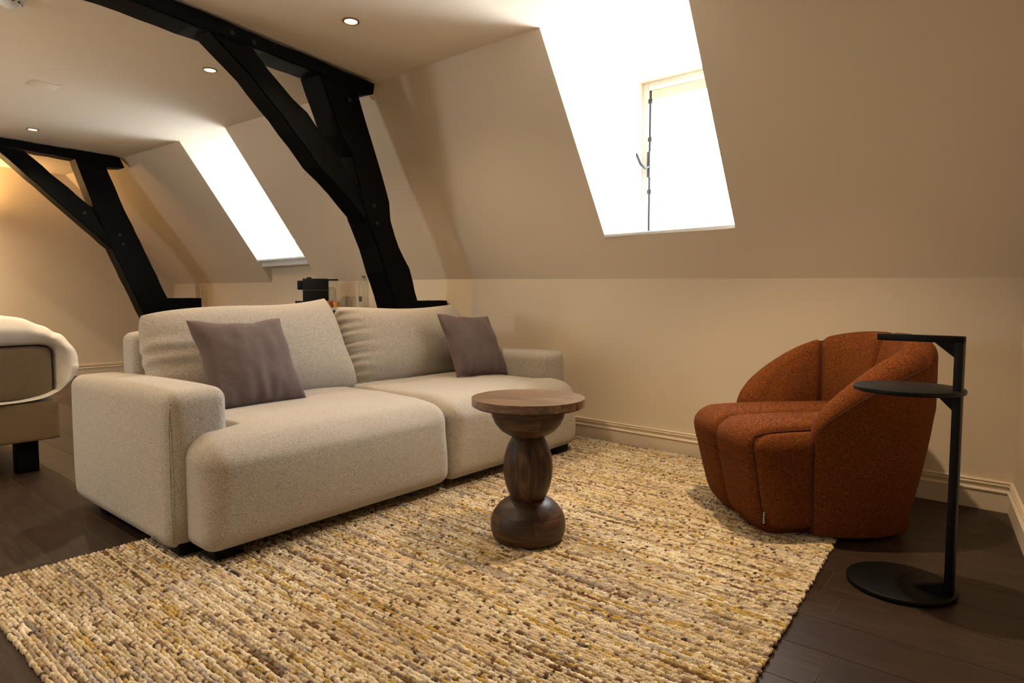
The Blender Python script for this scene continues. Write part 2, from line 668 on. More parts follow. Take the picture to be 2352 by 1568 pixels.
def baseboard(name, p, q, nrm):
    vs, fs = [], []
    for P in (p, q):
        for d, z in PROF:
            vs.append((P[0] + nrm[0] * d, P[1] + nrm[1] * d, z))
        vs.append((P[0], P[1], 0))
    n = len(PROF) + 1
    for i in range(n):
        fs.append((i, (i + 1) % n, n + (i + 1) % n, n + i))
    fs += [tuple(range(n)), tuple(range(n, 2 * n))]
    o = obj(name, vs, fs, 'trim')
    return struct(o)


baseboard('baseboard_back', (-3.75, KM[1], 0), (xr(3.56), 3.56, 0), (-0.052, -0.9986))
baseboard('baseboard_back_far', (XL, KF[1], 0), (-3.75, KM[1], 0), (0, -1))
baseboard('baseboard_right', (xr(3.56), 3.56, 0), (xr(yr), yr, 0), (-0.994, -0.108))
baseboard('baseboard_left', (XL, YF, 0), (XL, KF[1], 0), (1, 0))


# ------------------------------------------------------------------ windows
def window(name, x0, x1, y, z0, z1, stile, glazing='pane'):
    w = struct(bpy.data.objects.new(name, None))
    COL.objects.link(w)
    w.location = ((x0 + x1) / 2, y, z0)
    ox, oz = (x0 + x1) / 2, z0

    def b(nm, a0, a1, c0, c1, d0, d1, mat, bev=0.004, par=w):
        return box(nm, ((a0 + a1) / 2 - ox, (d0 + d1) / 2, (c0 + c1) / 2 - oz), (a1 - a0, d1 - d0, c1 - c0), mat, par, bev)
    fw = 0.045
    b('window_frame', x0, x0 + fw, z0, z1, -0.02, 0.06, 'white')
    b('window_frame', x1 - fw, x1, z0, z1, -0.02, 0.06, 'white')
    b('window_frame', x0 + fw, x1 - fw, z1 - fw, z1, -0.02, 0.06, 'white')
    b('window_frame', x0 + fw, x1 - fw, z0, z0 + fw, -0.02, 0.06, 'white')
    s = stile
    a0, a1, c0, c1 = x0 + fw, x1 - fw, z0 + fw, z1 - fw
    b('casement_rail', a0, a0 + s, c0, c1, 0.0, 0.045, 'white')
    b('casement_rail', a1 - s, a1, c0, c1, 0.0, 0.045, 'white')
    b('casement_rail', a0 + s, a1 - s, c1 - s, c1, 0.0, 0.045, 'white')
    b('casement_rail', a0 + s, a1 - s, c0, c0 + s, 0.0, 0.045, 'white')
    b('pane', a0 + s, a1 - s, c0 + s, c1 - s, 0.020, 0.025, glazing, 0)
    return w, b


w1, b1 = window('window_1', -2.175, -1.29, NW, 1.35, 2.462, 0.03)
b1('sill', nBL[0] - 0.0, nBR[0] + 0.0, 1.352, 1.372, -0.578, -0.02, 'white', 0.004)
bl = b1('roller_blind', -2.10, -1.365, 2.335, 2.400, -0.035, -0.005, 'blind', 0.008)
b1('blind_cassette', -2.115, -1.35, 2.400, 2.425, -0.045, -0.003, 'white', 0.005)
# espagnolette bolt with lever
ox, oz = (-2.175 - 1.29) / 2, 1.35
ex = -2.108 - ox
rod = tube('espagnolette_rod', [(ex, -0.030, 0.07), (ex, -0.030, 1.05)], 0.009, 'iron', w1, 8)
for z in (0.36, 0.72, 0.98):
    box('rod_guide', (ex, -0.024, z), (0.030, 0.026, 0.03), 'iron', w1, 0.003)
box('lock_case', (ex, -0.034, 0.545), (0.026, 0.036, 0.18), 'iron', w1, 0.008)
tube('lever_handle', [(ex, -0.05, 0.53), (ex - 0.01, -0.075, 0.515), (ex - 0.03, -0.105, 0.545), (ex - 0.045, -0.13, 0.60), (ex - 0.048, -0.135, 0.615)], [0.010, 0.009, 0.011, 0.010, 0.006], 'iron', w1, 8)

w2, b2 = window('window_2', fwl, fwr, FWN, SZ + 0.01, 2.455, 0.04, 'pane_dim')
b2('sill', fBL[0] + 0.03, fBR[0] - 0.005, SZ, SZ + 0.022, -0.46, -0.02, 'white', 0.004)
b2('sill_apron', fBL[0] + 0.05, fBR[0] - 0.01, SZ - 0.055, SZ, -0.415, -0.335, 'white', 0.006)


w3, b3 = window('window_fill', QX0, QX1, YF - 0.02, QZ0, QZ1, 0.03, 'pane_dim')  # added window, out of view, brings cool fill to slopes and sofa arm

# ------------------------------------------------------------------ timber trusses
def truss(name, label, A, d, parts, base):
    n = Vector((-abs(d[1]), d[0] * -1 if d[1] > 0 else d[0] * 1, 0))
    n = Vector((-1, 0, 0)) if abs(d[0]) < 1e-6 else Vector((d[1], -d[0], 0)).normalized()
    if n.x > 0:
        n = -n
    root = thing(name, label, 'timber truss', base)

    def P(s, z, back=0.0):
        return (A[0] + d[0] * s + n.x * back - base[0], A[1] + d[1] * s + n.y * back - base[1], z - base[2])
    for nm, outline, back, thick in parts:
        # rough-hewn outline: sample the edges and jitter them a little
        pts = []
        m = len(outline)
        for i in range(m):
            a, c = outline[i], outline[(i + 1) % m]
            L = math.hypot(a[0] - c[0], a[1] - c[1])
            k = max(1, int(L / 0.09))
            for q in range(k):
                t = q / k
                jz = 0.0 if q == 0 else random.uniform(-0.0045, 0.0045)
                js = 0.0 if q == 0 else random.uniform(-0.0045, 0.0045)
                pts.append((a[0] + (c[0] - a[0]) * t + js, min(a[1] + (c[1] - a[1]) * t + jz, CZ - 0.003)))
        bm = bmesh.new()
        f0 = [bm.verts.new(P(s, z, back)) for s, z in pts]
        f1_ = [bm.verts.new(P(s, z, back + thick)) for s, z in pts]
        bm.faces.new(f0)
        bm.faces.new(f1_[::-1])
        k = len(pts)
        for i in range(k):
            bm.faces.new((f0[i], f1_[i], f1_[(i + 1) % k], f0[(i + 1) % k]))
        bmesh.ops.recalc_face_normals(bm, faces=bm.faces)
        rim = [e for e in bm.edges if any(len(f.verts) > 4 for f in e.link_faces)]
        bmesh.ops.bevel(bm, geom=rim, offset=0.009, segments=2, affect='EDGES', clamp_overlap=True)
        bobj(nm, bm, 'beam', root, False)
    return root, P


A1, D1 = (-3.75, 3.70), (0.131, -0.991)
main, PM = truss('timber_truss', 'black hewn timber truss whose post rises behind the beige sofa', A1, D1, [
    ('tie_beam', [(0.80, 2.475), (0.815, 2.400), (0.96, 2.352), (1.30, 2.398), (1.70, 2.402), (2.05, 2.396), (3.2, 2.39), (5.85, 2.39), (5.85, 2.488), (2.2, 2.488)], 0.0, 0.19),
    ('post', [(0.955, 2.36), (0.797, 2.0), (0.734, 1.858), (0.66, 1.672), (0.648, 1.538), (0.562, 1.35), (0.447, 1.2), (0.349, 0.936), (0.06, 0.0), (0.27, 0.0), (0.613, 0.905), (0.788, 1.328), (0.897, 1.527), (1.02, 1.93), (1.13, 2.06), (1.291, 2.40)], 0.006, 0.20),
    ('brace', [(2.055, 2.395), (1.801, 2.231), (1.445, 1.922), (1.327, 1.806), (1.123, 1.672), (0.906, 1.498), (0.90, 1.56), (1.12, 1.88), (1.283, 2.018), (1.40, 2.13), (1.507, 2.184), (1.684, 2.31), (1.78, 2.395)], 0.0, 0.15),
    ('foot_beam', [(0.50, 0.95), (-0.04, 0.95), (-0.04, 0.868), (0.50, 0.80)], 0.02, 0.16),
], (-3.70, 3.3, 0))
for s, z in ((0.83, 1.62), (0.80, 1.50), (1.92, 2.435), (1.78, 2.43), (1.05, 2.30)):
    p = PM(s, z, -0.004)
    q = PM(s, z, 0.05)
    tube('peg', [p, q], 0.014, 'peg', main, 10)

A2, D2 = (-7.66, 2.65), (0.0483, -0.9988)
second, PF = truss('timber_truss', 'black timber truss in front of the gable wall, beyond the bed', A2, D2, [
    ('tie_beam', [(0.0, 2.488), (-0.045, 2.385), (0.137, 2.366), (0.417, 2.398), (0.90, 2.415), (5.03, 2.41), (5.03, 2.488)], 0.0, 0.18),
    ('post', [(0.137, 2.37), (-0.062, 1.861), (-0.455, 0.97), (-0.88, 0.0), (-0.54, 0.0), (-0.168, 0.834), (0.099, 1.478), (0.265, 1.917), (0.417, 2.40)], 0.006, 0.18),
    ('brace', [(0.851, 2.40), (0.285, 1.919), (0.082, 1.488), (0.111, 1.50), (0.613, 1.959), (1.042, 2.353), (1.09, 2.41)], 0.0, 0.16),
    ('foot_beam', [(-0.30, 0.98), (-0.85, 0.98), (-0.85, 0.82), (-0.30, 0.82)], 0.02, 0.17),
], (-7.66, 3.0, 0))
for s, z in ((0.03, 1.66), (0.0, 1.56), (0.36, 1.86)):
    tube('peg', [PF(s, z, -0.004), PF(s, z, 0.05)], 0.016, 'peg', second, 10)


# ------------------------------------------------------------------ ceiling fittings
def downlight(x, y, label, W=SPOT_W, cone=140, aim=(0, 0)):
    d = thing('ceiling_spotlight', label, 'spotlight', (x, y, CZ), 0, 'ceiling spotlights')
    lathe('trim_ring', [(0.036, -0.001), (0.036, -0.006), (0.043, -0.007), (0.047, -0.004), (0.047, -0.0005)], 'brass', d, 32)
    lathe('lamp', [(0.0, -0.0025), (0.035, -0.0025), (0.0352, -0.001), (0.0, -0.001)], 'lamp', d, 24)
    L = bpy.data.lights.new('lamp_beam', 'SPOT')
    L.energy = W
    L.color = SPOT_WARM
    L.spot_size = R(cone)
    L.spot_blend = 1.0
    L.shadow_soft_size = 0.022
    lo = bpy.data.objects.new('lamp_beam', L)
    COL.objects.link(lo)
    lo.parent = d
    lo.location = (0, 0, -0.03)
    lo.rotation_euler = (R(aim[1]), R(aim[0]), 0)
    return d


downlight(-2.99, 2.22, 'round recessed ceiling spotlight right beside the main black tie beam', 85, 140)
downlight(-4.34, 2.07, 'round recessed ceiling spotlight half behind the brace of the main truss')
downlight(-7.07, 1.74, 'round recessed ceiling spotlight just in front of the gable truss')
downlight(-0.88, 2.38, 'round recessed ceiling spotlight above the rust armchair', 195, 94)
downlight(-2.2, 0.15, 'round recessed ceiling spotlight over the near end of the rug', 112, 120)
downlight(-3.6, -0.9, 'round recessed ceiling spotlight between the bed and the near end of the rug', 100)
downlight(-8.75, 0.90, 'round recessed ceiling spotlight close to the gable wall', 260)
downlight(-4.6, 0.25, 'round recessed ceiling spotlight over the bed', 100)
downlight(-6.3, -0.7, 'added unseen fill spotlight in the ceiling by the wall opposite the dormers', 150)  # extra downlight out of view, added to raise the ambient light
wl_ = thing('wall_lamp', 'small cylinder wall lamp on the gable wall beside the bed', 'wall lamp', (XL, 1.50, 1.92))
box('back_plate', (0.008, 0, 0), (0.014, 0.09, 0.12), 'brass', wl_, 0.004)
tube('arm', [(0.014, 0, 0), (0.10, 0, 0)], 0.008, 'brass', wl_, 10)
lathe('shade', [(0.045, -0.08), (0.047, -0.08), (0.047, 0.08), (0.045, 0.08), (0.045, -0.08)], 'brass', wl_, 32, (0.10, 0, 0))
WL = bpy.data.lights.new('lamp_bulb', 'POINT')
WL.energy = 110.0
WL.color = (1.0, 0.60, 0.22)
WL.shadow_soft_size = 0.03
wlo = bpy.data.objects.new('lamp_bulb', WL)
COL.objects.link(wlo)
wlo.parent = wl_
wlo.location = (0.10, 0, 0.06)

sd = thing('smoke_detector', 'white round smoke detector on the ceiling above the bed', 'smoke detector', (-4.125, 0.945, CZ))
lathe('base_plate', [(0, 0), (0.058, 0), (0.058, -0.012), (0, -0.012)], 'plastic_white', sd, 40)
lathe('cover', [(0, -0.045), (0.03, -0.045), (0.044, -0.036), (0.050, -0.022), (0.050, -0.012), (0, -0.012)], 'plastic_white', sd, 40)
for k in range(10):
    a = 2 * math.pi * k / 10
    box('vent_slot', (0.0495 * math.cos(a), 0.0495 * math.sin(a), -0.022), (0.004, 0.016, 0.008), 'dark_slot', sd, 0, rot=Matrix.Rotation(a, 3, 'Z'))
hp = box('ceiling_hatch', (-5.57, 1.45, CZ - 0.0015), (0.16, 0.17, 0.002), 'ceiling', None, 0.0006)
tag(hp, 'small square painted cover plate on the ceiling between the trusses', 'cover plate')

# ------------------------------------------------------------------ rug
NL, NR, BL, BR = np.array((-2.668, 0.425)), np.array((-0.435, 0.425)), np.array((-2.652, 3.645)), np.array((-0.605, 3.535))


def rug_xy(u, v):
    return (NL * (1 - u)[:, None] + NR * u[:, None]) * (1 - v)[:, None] + (BL * (1 - u)[:, None] + BR * u[:, None]) * v[:, None]


rug = thing('wool_rug', 'nubby handwoven wool rug in cream, ochre and brown under the sofa', 'rug', (-1.6, 2.0, 0))
off = (-1.6, 2.0, 0)
cs = [NL + (0.012, 0.006), NR + (-0.012, 0.006), BR + (-0.012, -0.006), BL + (0.012, -0.006)]
prism('backing', [(c[0] - off[0], c[1] - off[1], 0.0005) for c in cs], (0, 0, 0.006), 'rug_back', rug)
NROW = 256
pal = np.array([(0.68, 0.555, 0.385), (0.80, 0.70, 0.53), (0.57, 0.44, 0.27), (0.50, 0.34, 0.10), (0.34, 0.25, 0.15), (0.17, 0.09, 0.04), (0.05, 0.04, 0.035), (0.46, 0.40, 0.34), (0.68, 0.54, 0.30), (0.27, 0.21, 0.17)])
pw_run = np.array([0.27, 0.18, 0.17, 0.075, 0.085, 0.03, 0.004, 0.08, 0.10, 0.035])
pw_run /= pw_run.sum()
pw_nub = np.array([0.18, 0.16, 0.13, 0.07, 0.14, 0.15, 0.04, 0.09, 0.05, 0.09])
pw_nub /= pw_nub.sum()
VV, CC, FF = [], [], []
base_i = 0
SUB = 4
ANG = np.radians(np.array([-30, 18, 66, 114, 162, 210]))
for r_ in range(NROW):
    v0 = (r_ + 0.5) / NROW
    ln = rng.uniform(0.0065, 0.0165, 380)
    ln *= np.where(rng.random(380) < 0.12, 1.9, 1.0)
    ends = np.cumsum(ln)
    k = int(np.searchsorted(ends, 2.22)) + 1
    ln = ln[:k] * (2.22 / ends[k - 1])
    st = np.concatenate([[0], np.cumsum(ln)])
    # colours: long runs of one yarn with odd tufts
    cols = np.zeros((k, 3))
    i = 0
    while i < k:
        rl = int(rng.integers(5, 48))
        c = pal[rng.choice(len(pal), p=pw_run)]
        cols[i:i + rl] = c
        i += rl
    odd = rng.random(k) < 0.30
    cols[odd] = pal[rng.choice(len(pal), size=int(odd.sum()), p=pw_nub)]
    cols *= 0.86 * rng.uniform(0.80, 1.16, (k, 1))
    sc = rng.uniform(0.78, 1.20, k)
    jy = np.append(np.repeat(rng.uniform(-0.0016, 0.0016, k), SUB), 0)
    hz = rng.uniform(-0.0018, 0.0018, k)
    t = np.arange(SUB) / SUB
    X = (st[:-1, None] + ln[:, None] * t[None]).ravel()
    prof = np.array([0.62, 0.98, 0.90, 1.02])
    rad = (sc[:, None] * prof[None]).ravel()
    hh = (hz[:, None] * np.array([0.2, 0.9, 1, 0.9])[None]).ravel()
    cc = np.repeat(cols, SUB, axis=0)
    X = np.append(X, 2.22)
    rad = np.append(rad, 0.5)
    hh = np.append(hh, 0)
    cc = np.vstack([cc, cc[-1]])
    rad[0] = 0.5
    ns = len(X)
    j0, j1 = rng.uniform(-0.006, 0.004, 2)
    u = np.clip((X / 2.22), 0, 1)
    xy = rug_xy(u, np.full(ns, v0))
    xy[:, 0] += j0 * (1 - u) - j1 * u
    xy[:, 1] += 0.0013 * np.sin(X * 23 + r_ * 1.7) + 0.001 * np.sin(X * 61 + r_ * 2.9) + jy
    ry = 0.0067 * rad
    rz = 0.0086 * rad
    V = np.zeros((ns, 6, 3))
    for q, a in enumerate(ANG):
        V[:, q, 0] = xy[:, 0] - off[0]
        V[:, q, 1] = xy[:, 1] + ry * math.cos(a) - off[1]
        V[:, q, 2] = 0.0066 + hh + rz * math.sin(a)
    VV.append(V.reshape(-1, 3))
    CC.append(np.repeat(cc, 6, axis=0))
    ii = (np.arange(ns - 1)[:, None] * 6 + np.arange(5)[None]).ravel() + base_i
    FF.append(np.stack([ii, ii + 1, ii + 7, ii + 6], 1))
    base_i += ns * 6
VV, CC, FF = np.concatenate(VV), np.concatenate(CC), np.concatenate(FF)
me = bpy.data.meshes.new('yarn_rows')
me.vertices.add(len(VV))
me.vertices.foreach_set('co', VV.astype(np.float32).ravel())
me.loops.add(len(FF) * 4)
me.loops.foreach_set('vertex_index', FF.astype(np.int32).ravel())
me.polygons.add(len(FF))
me.polygons.foreach_set('loop_start', np.arange(0, len(FF) * 4, 4, dtype=np.int32))
me.polygons.foreach_set('use_smooth', np.ones(len(FF), dtype=bool))
me.update(calc_edges=True)
ca = me.attributes.new('wool', 'FLOAT_COLOR', 'POINT')
ca.data.foreach_set('color', np.hstack([CC, np.ones((len(CC), 1))]).astype(np.float32).ravel())
yr_ = mobj('yarn_rows', me, 'yarn', rug)
yr_['kind'] = 'stuff'
tube('loose_yarn_end', [(NL[0] + 0.30 - off[0], NL[1] + 0.012 - off[1], 0.010), (NL[0] + 0.31 - off[0], NL[1] - 0.012 - off[1], 0.008), (NL[0] + 0.295 - off[0], NL[1] - 0.035 - off[1], 0.006)], 0.004, 'duvet', rug, 6)
RZ = 0.0205                            # top of the rug

# ------------------------------------------------------------------ sofa
SO = (-2.8, 2.155, 0)
sofa = thing('sofa', 'long beige boucle two-seat sofa with low wide arms', 'sofa', SO)


def lean_arm(sgn):
    def w(Q):
        z = Q[:, 2]
        # arms swell a little towards the middle and narrow to the floor
        k = np.clip((0.16 - z) / 0.10, 0, 1)
        Q[:, 0] -= np.where(Q[:, 0] > -2.5, 0.02 * k ** 2, -0.02 * k ** 2)
        # the top falls away slightly to the rear
        Q[:, 2] -= np.clip((-2.5 - Q[:, 0]), 0, 1) * 0.02 * np.clip((z - 0.3) / 0.3, 0, 1)
        return Q
    return w


soft_box('armrest', (-3.40, 0.925, 0.042), (-2.335, 1.150, 0.628), 0.050, 'sofa', sofa, (0.012, 0.014, 0.010), 34, lean_arm(-1), SO)
soft_box('armrest', (-3.40, 3.165, 0.042), (-2.335, 3.390, 0.622), 0.050, 'sofa', sofa, (0.012, 0.014, 0.010), 34, lean_arm(1), SO)


def seat_warp(y0, y1):
    def w(Q):
        x, yv, z = Q[:, 0].copy(), Q[:, 1], Q[:, 2].copy()
        # tongue in front of the arms: narrow the part that sits between them
        # front edge rolls down softly
        fr = np.clip((x + 2.42) / 0.25, 0, 1)
        top = np.clip((z - 0.25) / 0.2, 0, 1)
        Q[:, 2] -= fr ** 2.2 * top * 0.028
        Q[:, 0] -= np.clip((0.14 - z) / 0.1, 0, 1) ** 2 * np.clip((x + 2.4) / 0.2, 0, 1) * 0.020
        for i in range(len(Q)):
            nn = noise.noise(Vector((x[i] * 5, yv[i] * 5, z[i] * 5)))
            Q[i, 2] += 0.004 * nn * top[i]
        return Q
    return w


def t_seat(name, y0, y1, a0, a1, sgn):
    """seat module: the front lip is wider than the part between the arms"""
    P, fs = cube_grid(44)
    P = np.sign(P) * (1 - (1 - np.abs(P)) ** 1.5)
    lo, hi = np.array((-3.22, y0, 0.050)), np.array((-2.165, y1, 0.462))
    half, cen = (hi - lo) / 2, (hi + lo) / 2
    Q = P * half
    kx = np.clip((P[:, 0:1] - 0.1) / 0.4, 0, 1)
    kz = np.clip((P[:, 2:3] + 0.5) / 1.0, 0, 1)
    r = 0.05 + kx * (0.008 + 0.027 * kz * kz * (3 - 2 * kz))
    inner = np.maximum(half[None] - r, 1e-4)
    core = np.clip(Q, -inner, inner)
    d = Q - core
    L = np.linalg.norm(d, axis=1, keepdims=True)
    Q = core + np.where(L > 1e-9, d / np.maximum(L, 1e-9), 0) * r
    U = Q / half
    w = np.clip(1 - U[:, 1] ** 4, 0, 1) * np.clip(1 - U[:, 0] ** 4, 0, 1)
    Q[:, 2] += np.where(U[:, 2] > 0, U[:, 2] ** 4, 0) * 0.020 * w
    wf = np.clip(1 - U[:, 1] ** 2, 0, 1) * np.clip(1 - U[:, 2] ** 2, 0, 1)
    Q[:, 0] += np.where(U[:, 0] > 0, U[:, 0] ** 4, 0) * 0.018 * wf
    Q = Q + cen
    # step in behind the arm fronts
    beh = np.clip((-2.325 - Q[:, 0]) / 0.05, 0, 1)
    beh = beh * beh * (3 - 2 * beh)
    t = (Q[:, 1] - y0) / (y1 - y0)
    yn = a0 + (a1 - a0) * t
    Q[:, 1] = Q[:, 1] * (1 - beh) + yn * beh
    Q = seat_warp(y0, y1)(Q)
    return obj(name, Q.tolist(), fs, 'sofa', sofa, True, SO)


t_seat('seat_module', 0.978, 2.168, 1.153, 2.168, -1)
t_seat('seat_module', 2.172, 3.285, 2.172, 3.162, 1)
soft_box('back_frame', (-3.43, 1.153, 0.10), (-3.25, 3.162, 0.80), 0.05, 'sofa', sofa, (0.006, 0, 0.004), 26, None, SO)


def wl(pts):
    return [(p[0] - SO[0], p[1] - SO[1], p[2] - SO[2]) for p in pts]


# seams on the arm front and on the seat lips
tube('seam', wl([(-2.353, 0.940, 0.075), (-2.345, 0.936, 0.12), (-2.342, 0.933, 0.2), (-2.341, 0.932, 0.35), (-2.343, 0.933, 0.50), (-2.350, 0.942, 0.575)]), 0.0016, 'sofa_seam', sofa)
tube('seam', wl([(-2.196, 1.010, 0.10), (-2.190, 1.004, 0.18), (-2.190, 1.004, 0.28), (-2.196, 1.010, 0.35)]), 0.0016, 'sofa_seam', sofa)

# feet and runners
for (x0, x1, y0, y1, zb) in ((-2.44, -2.36, 0.96, 1.10, RZ), (-2.305, -2.215, 1.02, 1.13, RZ), (-2.30, -2.20, 3.09, 3.22, RZ), (-3.20, -3.12, 0.97, 1.09, 0.0), (-3.20, -3.12, 3.2, 3.34, 0.0), (-2.44, -2.36, 3.2, 3.34, RZ)):
    box('leg', ((x0 + x1) / 2 - SO[0], (y0 + y1) / 2 - SO[1], (zb + 0.07) / 2), (x1 - x0, y1 - y0, 0.07 - zb), 'leg', sofa, 0.004)
for y0 in (0.99, 3.28):
    box('runner', (-2.78 - SO[0], y0 + 0.02 - SO[1], 0.045), (0.72, 0.05, 0.045), 'leg', sofa, 0.003)
box('front_rail', (-2.35 - SO[0], 2.13 - SO[1], 0.047), (0.05, 2.0, 0.045), 'leg', sofa, 0.003)


# back cushions
def back_cushion(cy, w, h, t, cx, cz, lean, yaw, warp):
    e = cushion('back_cushion', w, h, t, 'sofa', sofa, 0.012, 3.0, 64, warp, 0.0, 0.11)
    e.location = (cx - SO[0], cy - SO[1], cz)
    e.rotation_euler = (R(-lean), 0, R(90 + yaw))
    return e


def wrinkle(V, side, amp=0.010, freq=58, reach=0.22):
    """gathered folds that run in from one end of a cushion"""
    w = np.abs(V[:, 0]).max()
    k = np.clip((side * V[:, 0] - (w - reach)) / reach, 0, 1)
    ph = V[:, 2] * freq + 2.2 * np.sin(V[:, 2] * 21) + 6 * V[:, 0]
    V[:, 1] += np.sign(V[:, 1]) * np.sin(ph) * amp * k ** 1.4
    return V


def warp_left(V):
    x, z = V[:, 0].copy(), V[:, 2].copy()
    # local +X points to world +Y (towards the window wall)
    t = np.clip(x / 0.52, -1, 1)
    top = np.clip(z / 0.24, 0, 1)
    V[:, 2] += top * (0.046 * np.clip(t, 0, 1) ** 3 - 0.016 * (1 - t * t) - 0.045 * np.clip(-t, 0, 1) ** 2)
    V[:, 0] += 0.05 * np.clip(-z / 0.24, 0, 1) * np.clip(t, 0, 1) ** 2 - 0.03 * top * np.clip(t, 0, 1)
    V = wrinkle(V, -1, 0.011, 55, 0.30)
    return V


def warp_right(V):
    x, z = V[:, 0].copy(), V[:, 2].copy()
    t = np.clip(x / 0.50, -1, 1)
    top = np.clip(z / 0.24, 0, 1)
    V[:, 2] += top * (-0.035 * (1 - t * t) + 0.012 * np.clip(t, 0, 1) ** 3)
    V = wrinkle(V, -1, 0.0075, 150, 0.17)
    V = wrinkle(V, -1, 0.006, 60, 0.25)
    return V


back_cushion(1.672, 1.09, 0.54, 0.28, -3.10, 0.682, 20, 0, warp_left)
back_cushion(2.715, 1.03, 0.53, 0.28, -3.10, 0.678, 20, 0, warp_right)


# ------------------------------------------------------------------ throw pillows
def pillow_warp(seed, fl):
    def w(V):
        x, z = V[:, 0].copy(), V[:, 2].copy()
        for i in range(len(V)):
            nn = noise.noise(Vector((x[i] * 7 + seed, z[i] * 7, seed)))
            n2 = noise.noise(Vector((x[i] * 18 + seed, z[i] * 9, seed + 3)))
            k = max(0.0, 1 - max(abs(x[i]), abs(z[i])) / 0.235)
            k = min(1.0, k * 5)
            V[i, 1] += (1 if V[i, 1] > 0 else -1) * (0.008 * nn + 0.006 * n2) * k
            # folds that run in from the edges, and a wavy outline
            f1n = noise.noise(Vector((x[i] * 26 + seed, z[i] * 3, 9.0)))
            low = min(1.0, max(0.0, (-z[i] - 0.04) / 0.14))
            V[i, 1] += (1 if V[i, 1] > 0 else -1) * 0.010 * f1n * low * k
            V[i, 0] += 0.010 * noise.noise(Vector((z[i] * 9, seed, 4.0))) * abs(x[i]) / 0.22
            V[i, 2] += 0.010 * noise.noise(Vector((x[i] * 9, seed, 7.0))) * abs(z[i]) / 0.22
        V[:, 1] += fl * (x * x + z * z)
        # the top side sags a little and the lower corners spread
        V[:, 2] -= 0.012 * np.clip(z / 0.22, 0, 1) * (1 - (x / 0.23) ** 2)
        return V
    return w


p1 = thing('throw_pillow', 'mauve-brown linen throw pillow leaning at the end of the sofa away from the window wall', 'pillow', (-2.80, 1.48, 0.47), 0)
c1 = cushion('pillow_cover', 0.455, 0.455, 0.15, 'pillow', p1, 0.075, 2.6, 60, pillow_warp(1.3, 0.12))
c1.location = (0, 0, 0.200)
p2 = thing('throw_pillow', 'mauve-brown linen throw pillow leaning in the corner by the window wall', 'pillow', (-2.76, 2.965, 0.47), 0)
c2 = cushion('pillow_cover', 0.44, 0.44, 0.14, 'pillow', p2, 0.075, 2.6, 60, pillow_warp(5.1, 0.10))
c2.location = (0, 0, 0.200)


def orient(o, yaw, lean, spin):
    m = Matrix.Rotation(R(90 + yaw), 3, 'Z') @ Matrix.Rotation(R(lean), 3, 'X') @ Matrix.Rotation(R(spin), 3, 'Y')
    o.rotation_euler = m.to_euler()


orient(c1, 0, -29, -1)
orient(c2, -3, -29, 3)

# ------------------------------------------------------------------ turned wood side table
tb = thing('side_table', 'turned dark wood pedestal side table standing on the rug', 'side table', (-1.505, 1.925, RZ))


def sectors(name, layers, mat, parent):
    """turned body glued up from rings of blocks"""
    for prof, nblk, ph in layers:
        cuts = [ph + 2 * math.pi * k / nblk + random.uniform(-0.12, 0.12) for k in range(nblk)]
        cuts.append(cuts[0] + 2 * math.pi)
        for k in range(nblk):
            a0, a1 = cuts[k] + 0.002, cuts[k + 1] - 0.002
            ns = max(6, int((a1 - a0) / 0.10))
            vs, fs = [], []
            P = prof + [(0.03, prof[-1][1]), (0.03, prof[0][1])]
            n = len(P)
            for j in range(ns + 1):
                a = a0 + (a1 - a0) * j / ns
                vs += [(r * math.cos(a), r * math.sin(a), z) for r, z in P]
            for j in range(ns):
                for i in range(n):
                    i2 = (i + 1) % n
                    fs.append((j * n + i, (j + 1) * n + i, (j + 1) * n + i2, j * n + i2))
            fs.append(tuple(range(n)))
            fs.append(tuple(ns * n + i for i in range(n)))
            obj(name, vs, fs, mat, parent, True, angle=40)


base = lathe('base', [(0, 0), (0.06, 0), (0.06, 0.160), (0, 0.162)], 'table', tb, 32)
sectors('block', [
    ([(0.128, 0.0), (0.139, 0.010), (0.146, 0.030), (0.148, 0.052)], 5, 0.3),
    ([(0.148, 0.0525), (0.147, 0.070), (0.142, 0.090), (0.134, 0.104)], 6, 1.1),
    ([(0.1335, 0.1045), (0.120, 0.124), (0.100, 0.142), (0.078, 0.155), (0.060, 0.160)], 2, 2.2)], 'table', base)
oval = [(0.0, 0.140)]
for k in range(29):
    t = k / 28
    z = 0.142 + 0.268 * t
    r = 0.0965 * math.sqrt(max(0, 1 - (0.84 * (2 * t - 1)) ** 2))
    oval.append((r, z))
oval.append((0, 0.410))
lathe('oval_stem', oval, 'table_stem', tb, 64)
bowl = lathe('bowl', [(0, 0.400), (0.05, 0.400), (0.05, 0.518), (0, 0.518)], 'table', tb, 32)
sectors('block', [
    ([(0.050, 0.400), (0.078, 0.408), (0.104, 0.424), (0.117, 0.438)], 3, 0.5),
    ([(0.1175, 0.4385), (0.130, 0.455), (0.139, 0.475), (0.1405, 0.479)], 6, 0.2),
    ([(0.141, 0.4795), (0.146, 0.500), (0.148, 0.518)], 7, 0.8)], 'table', bowl)
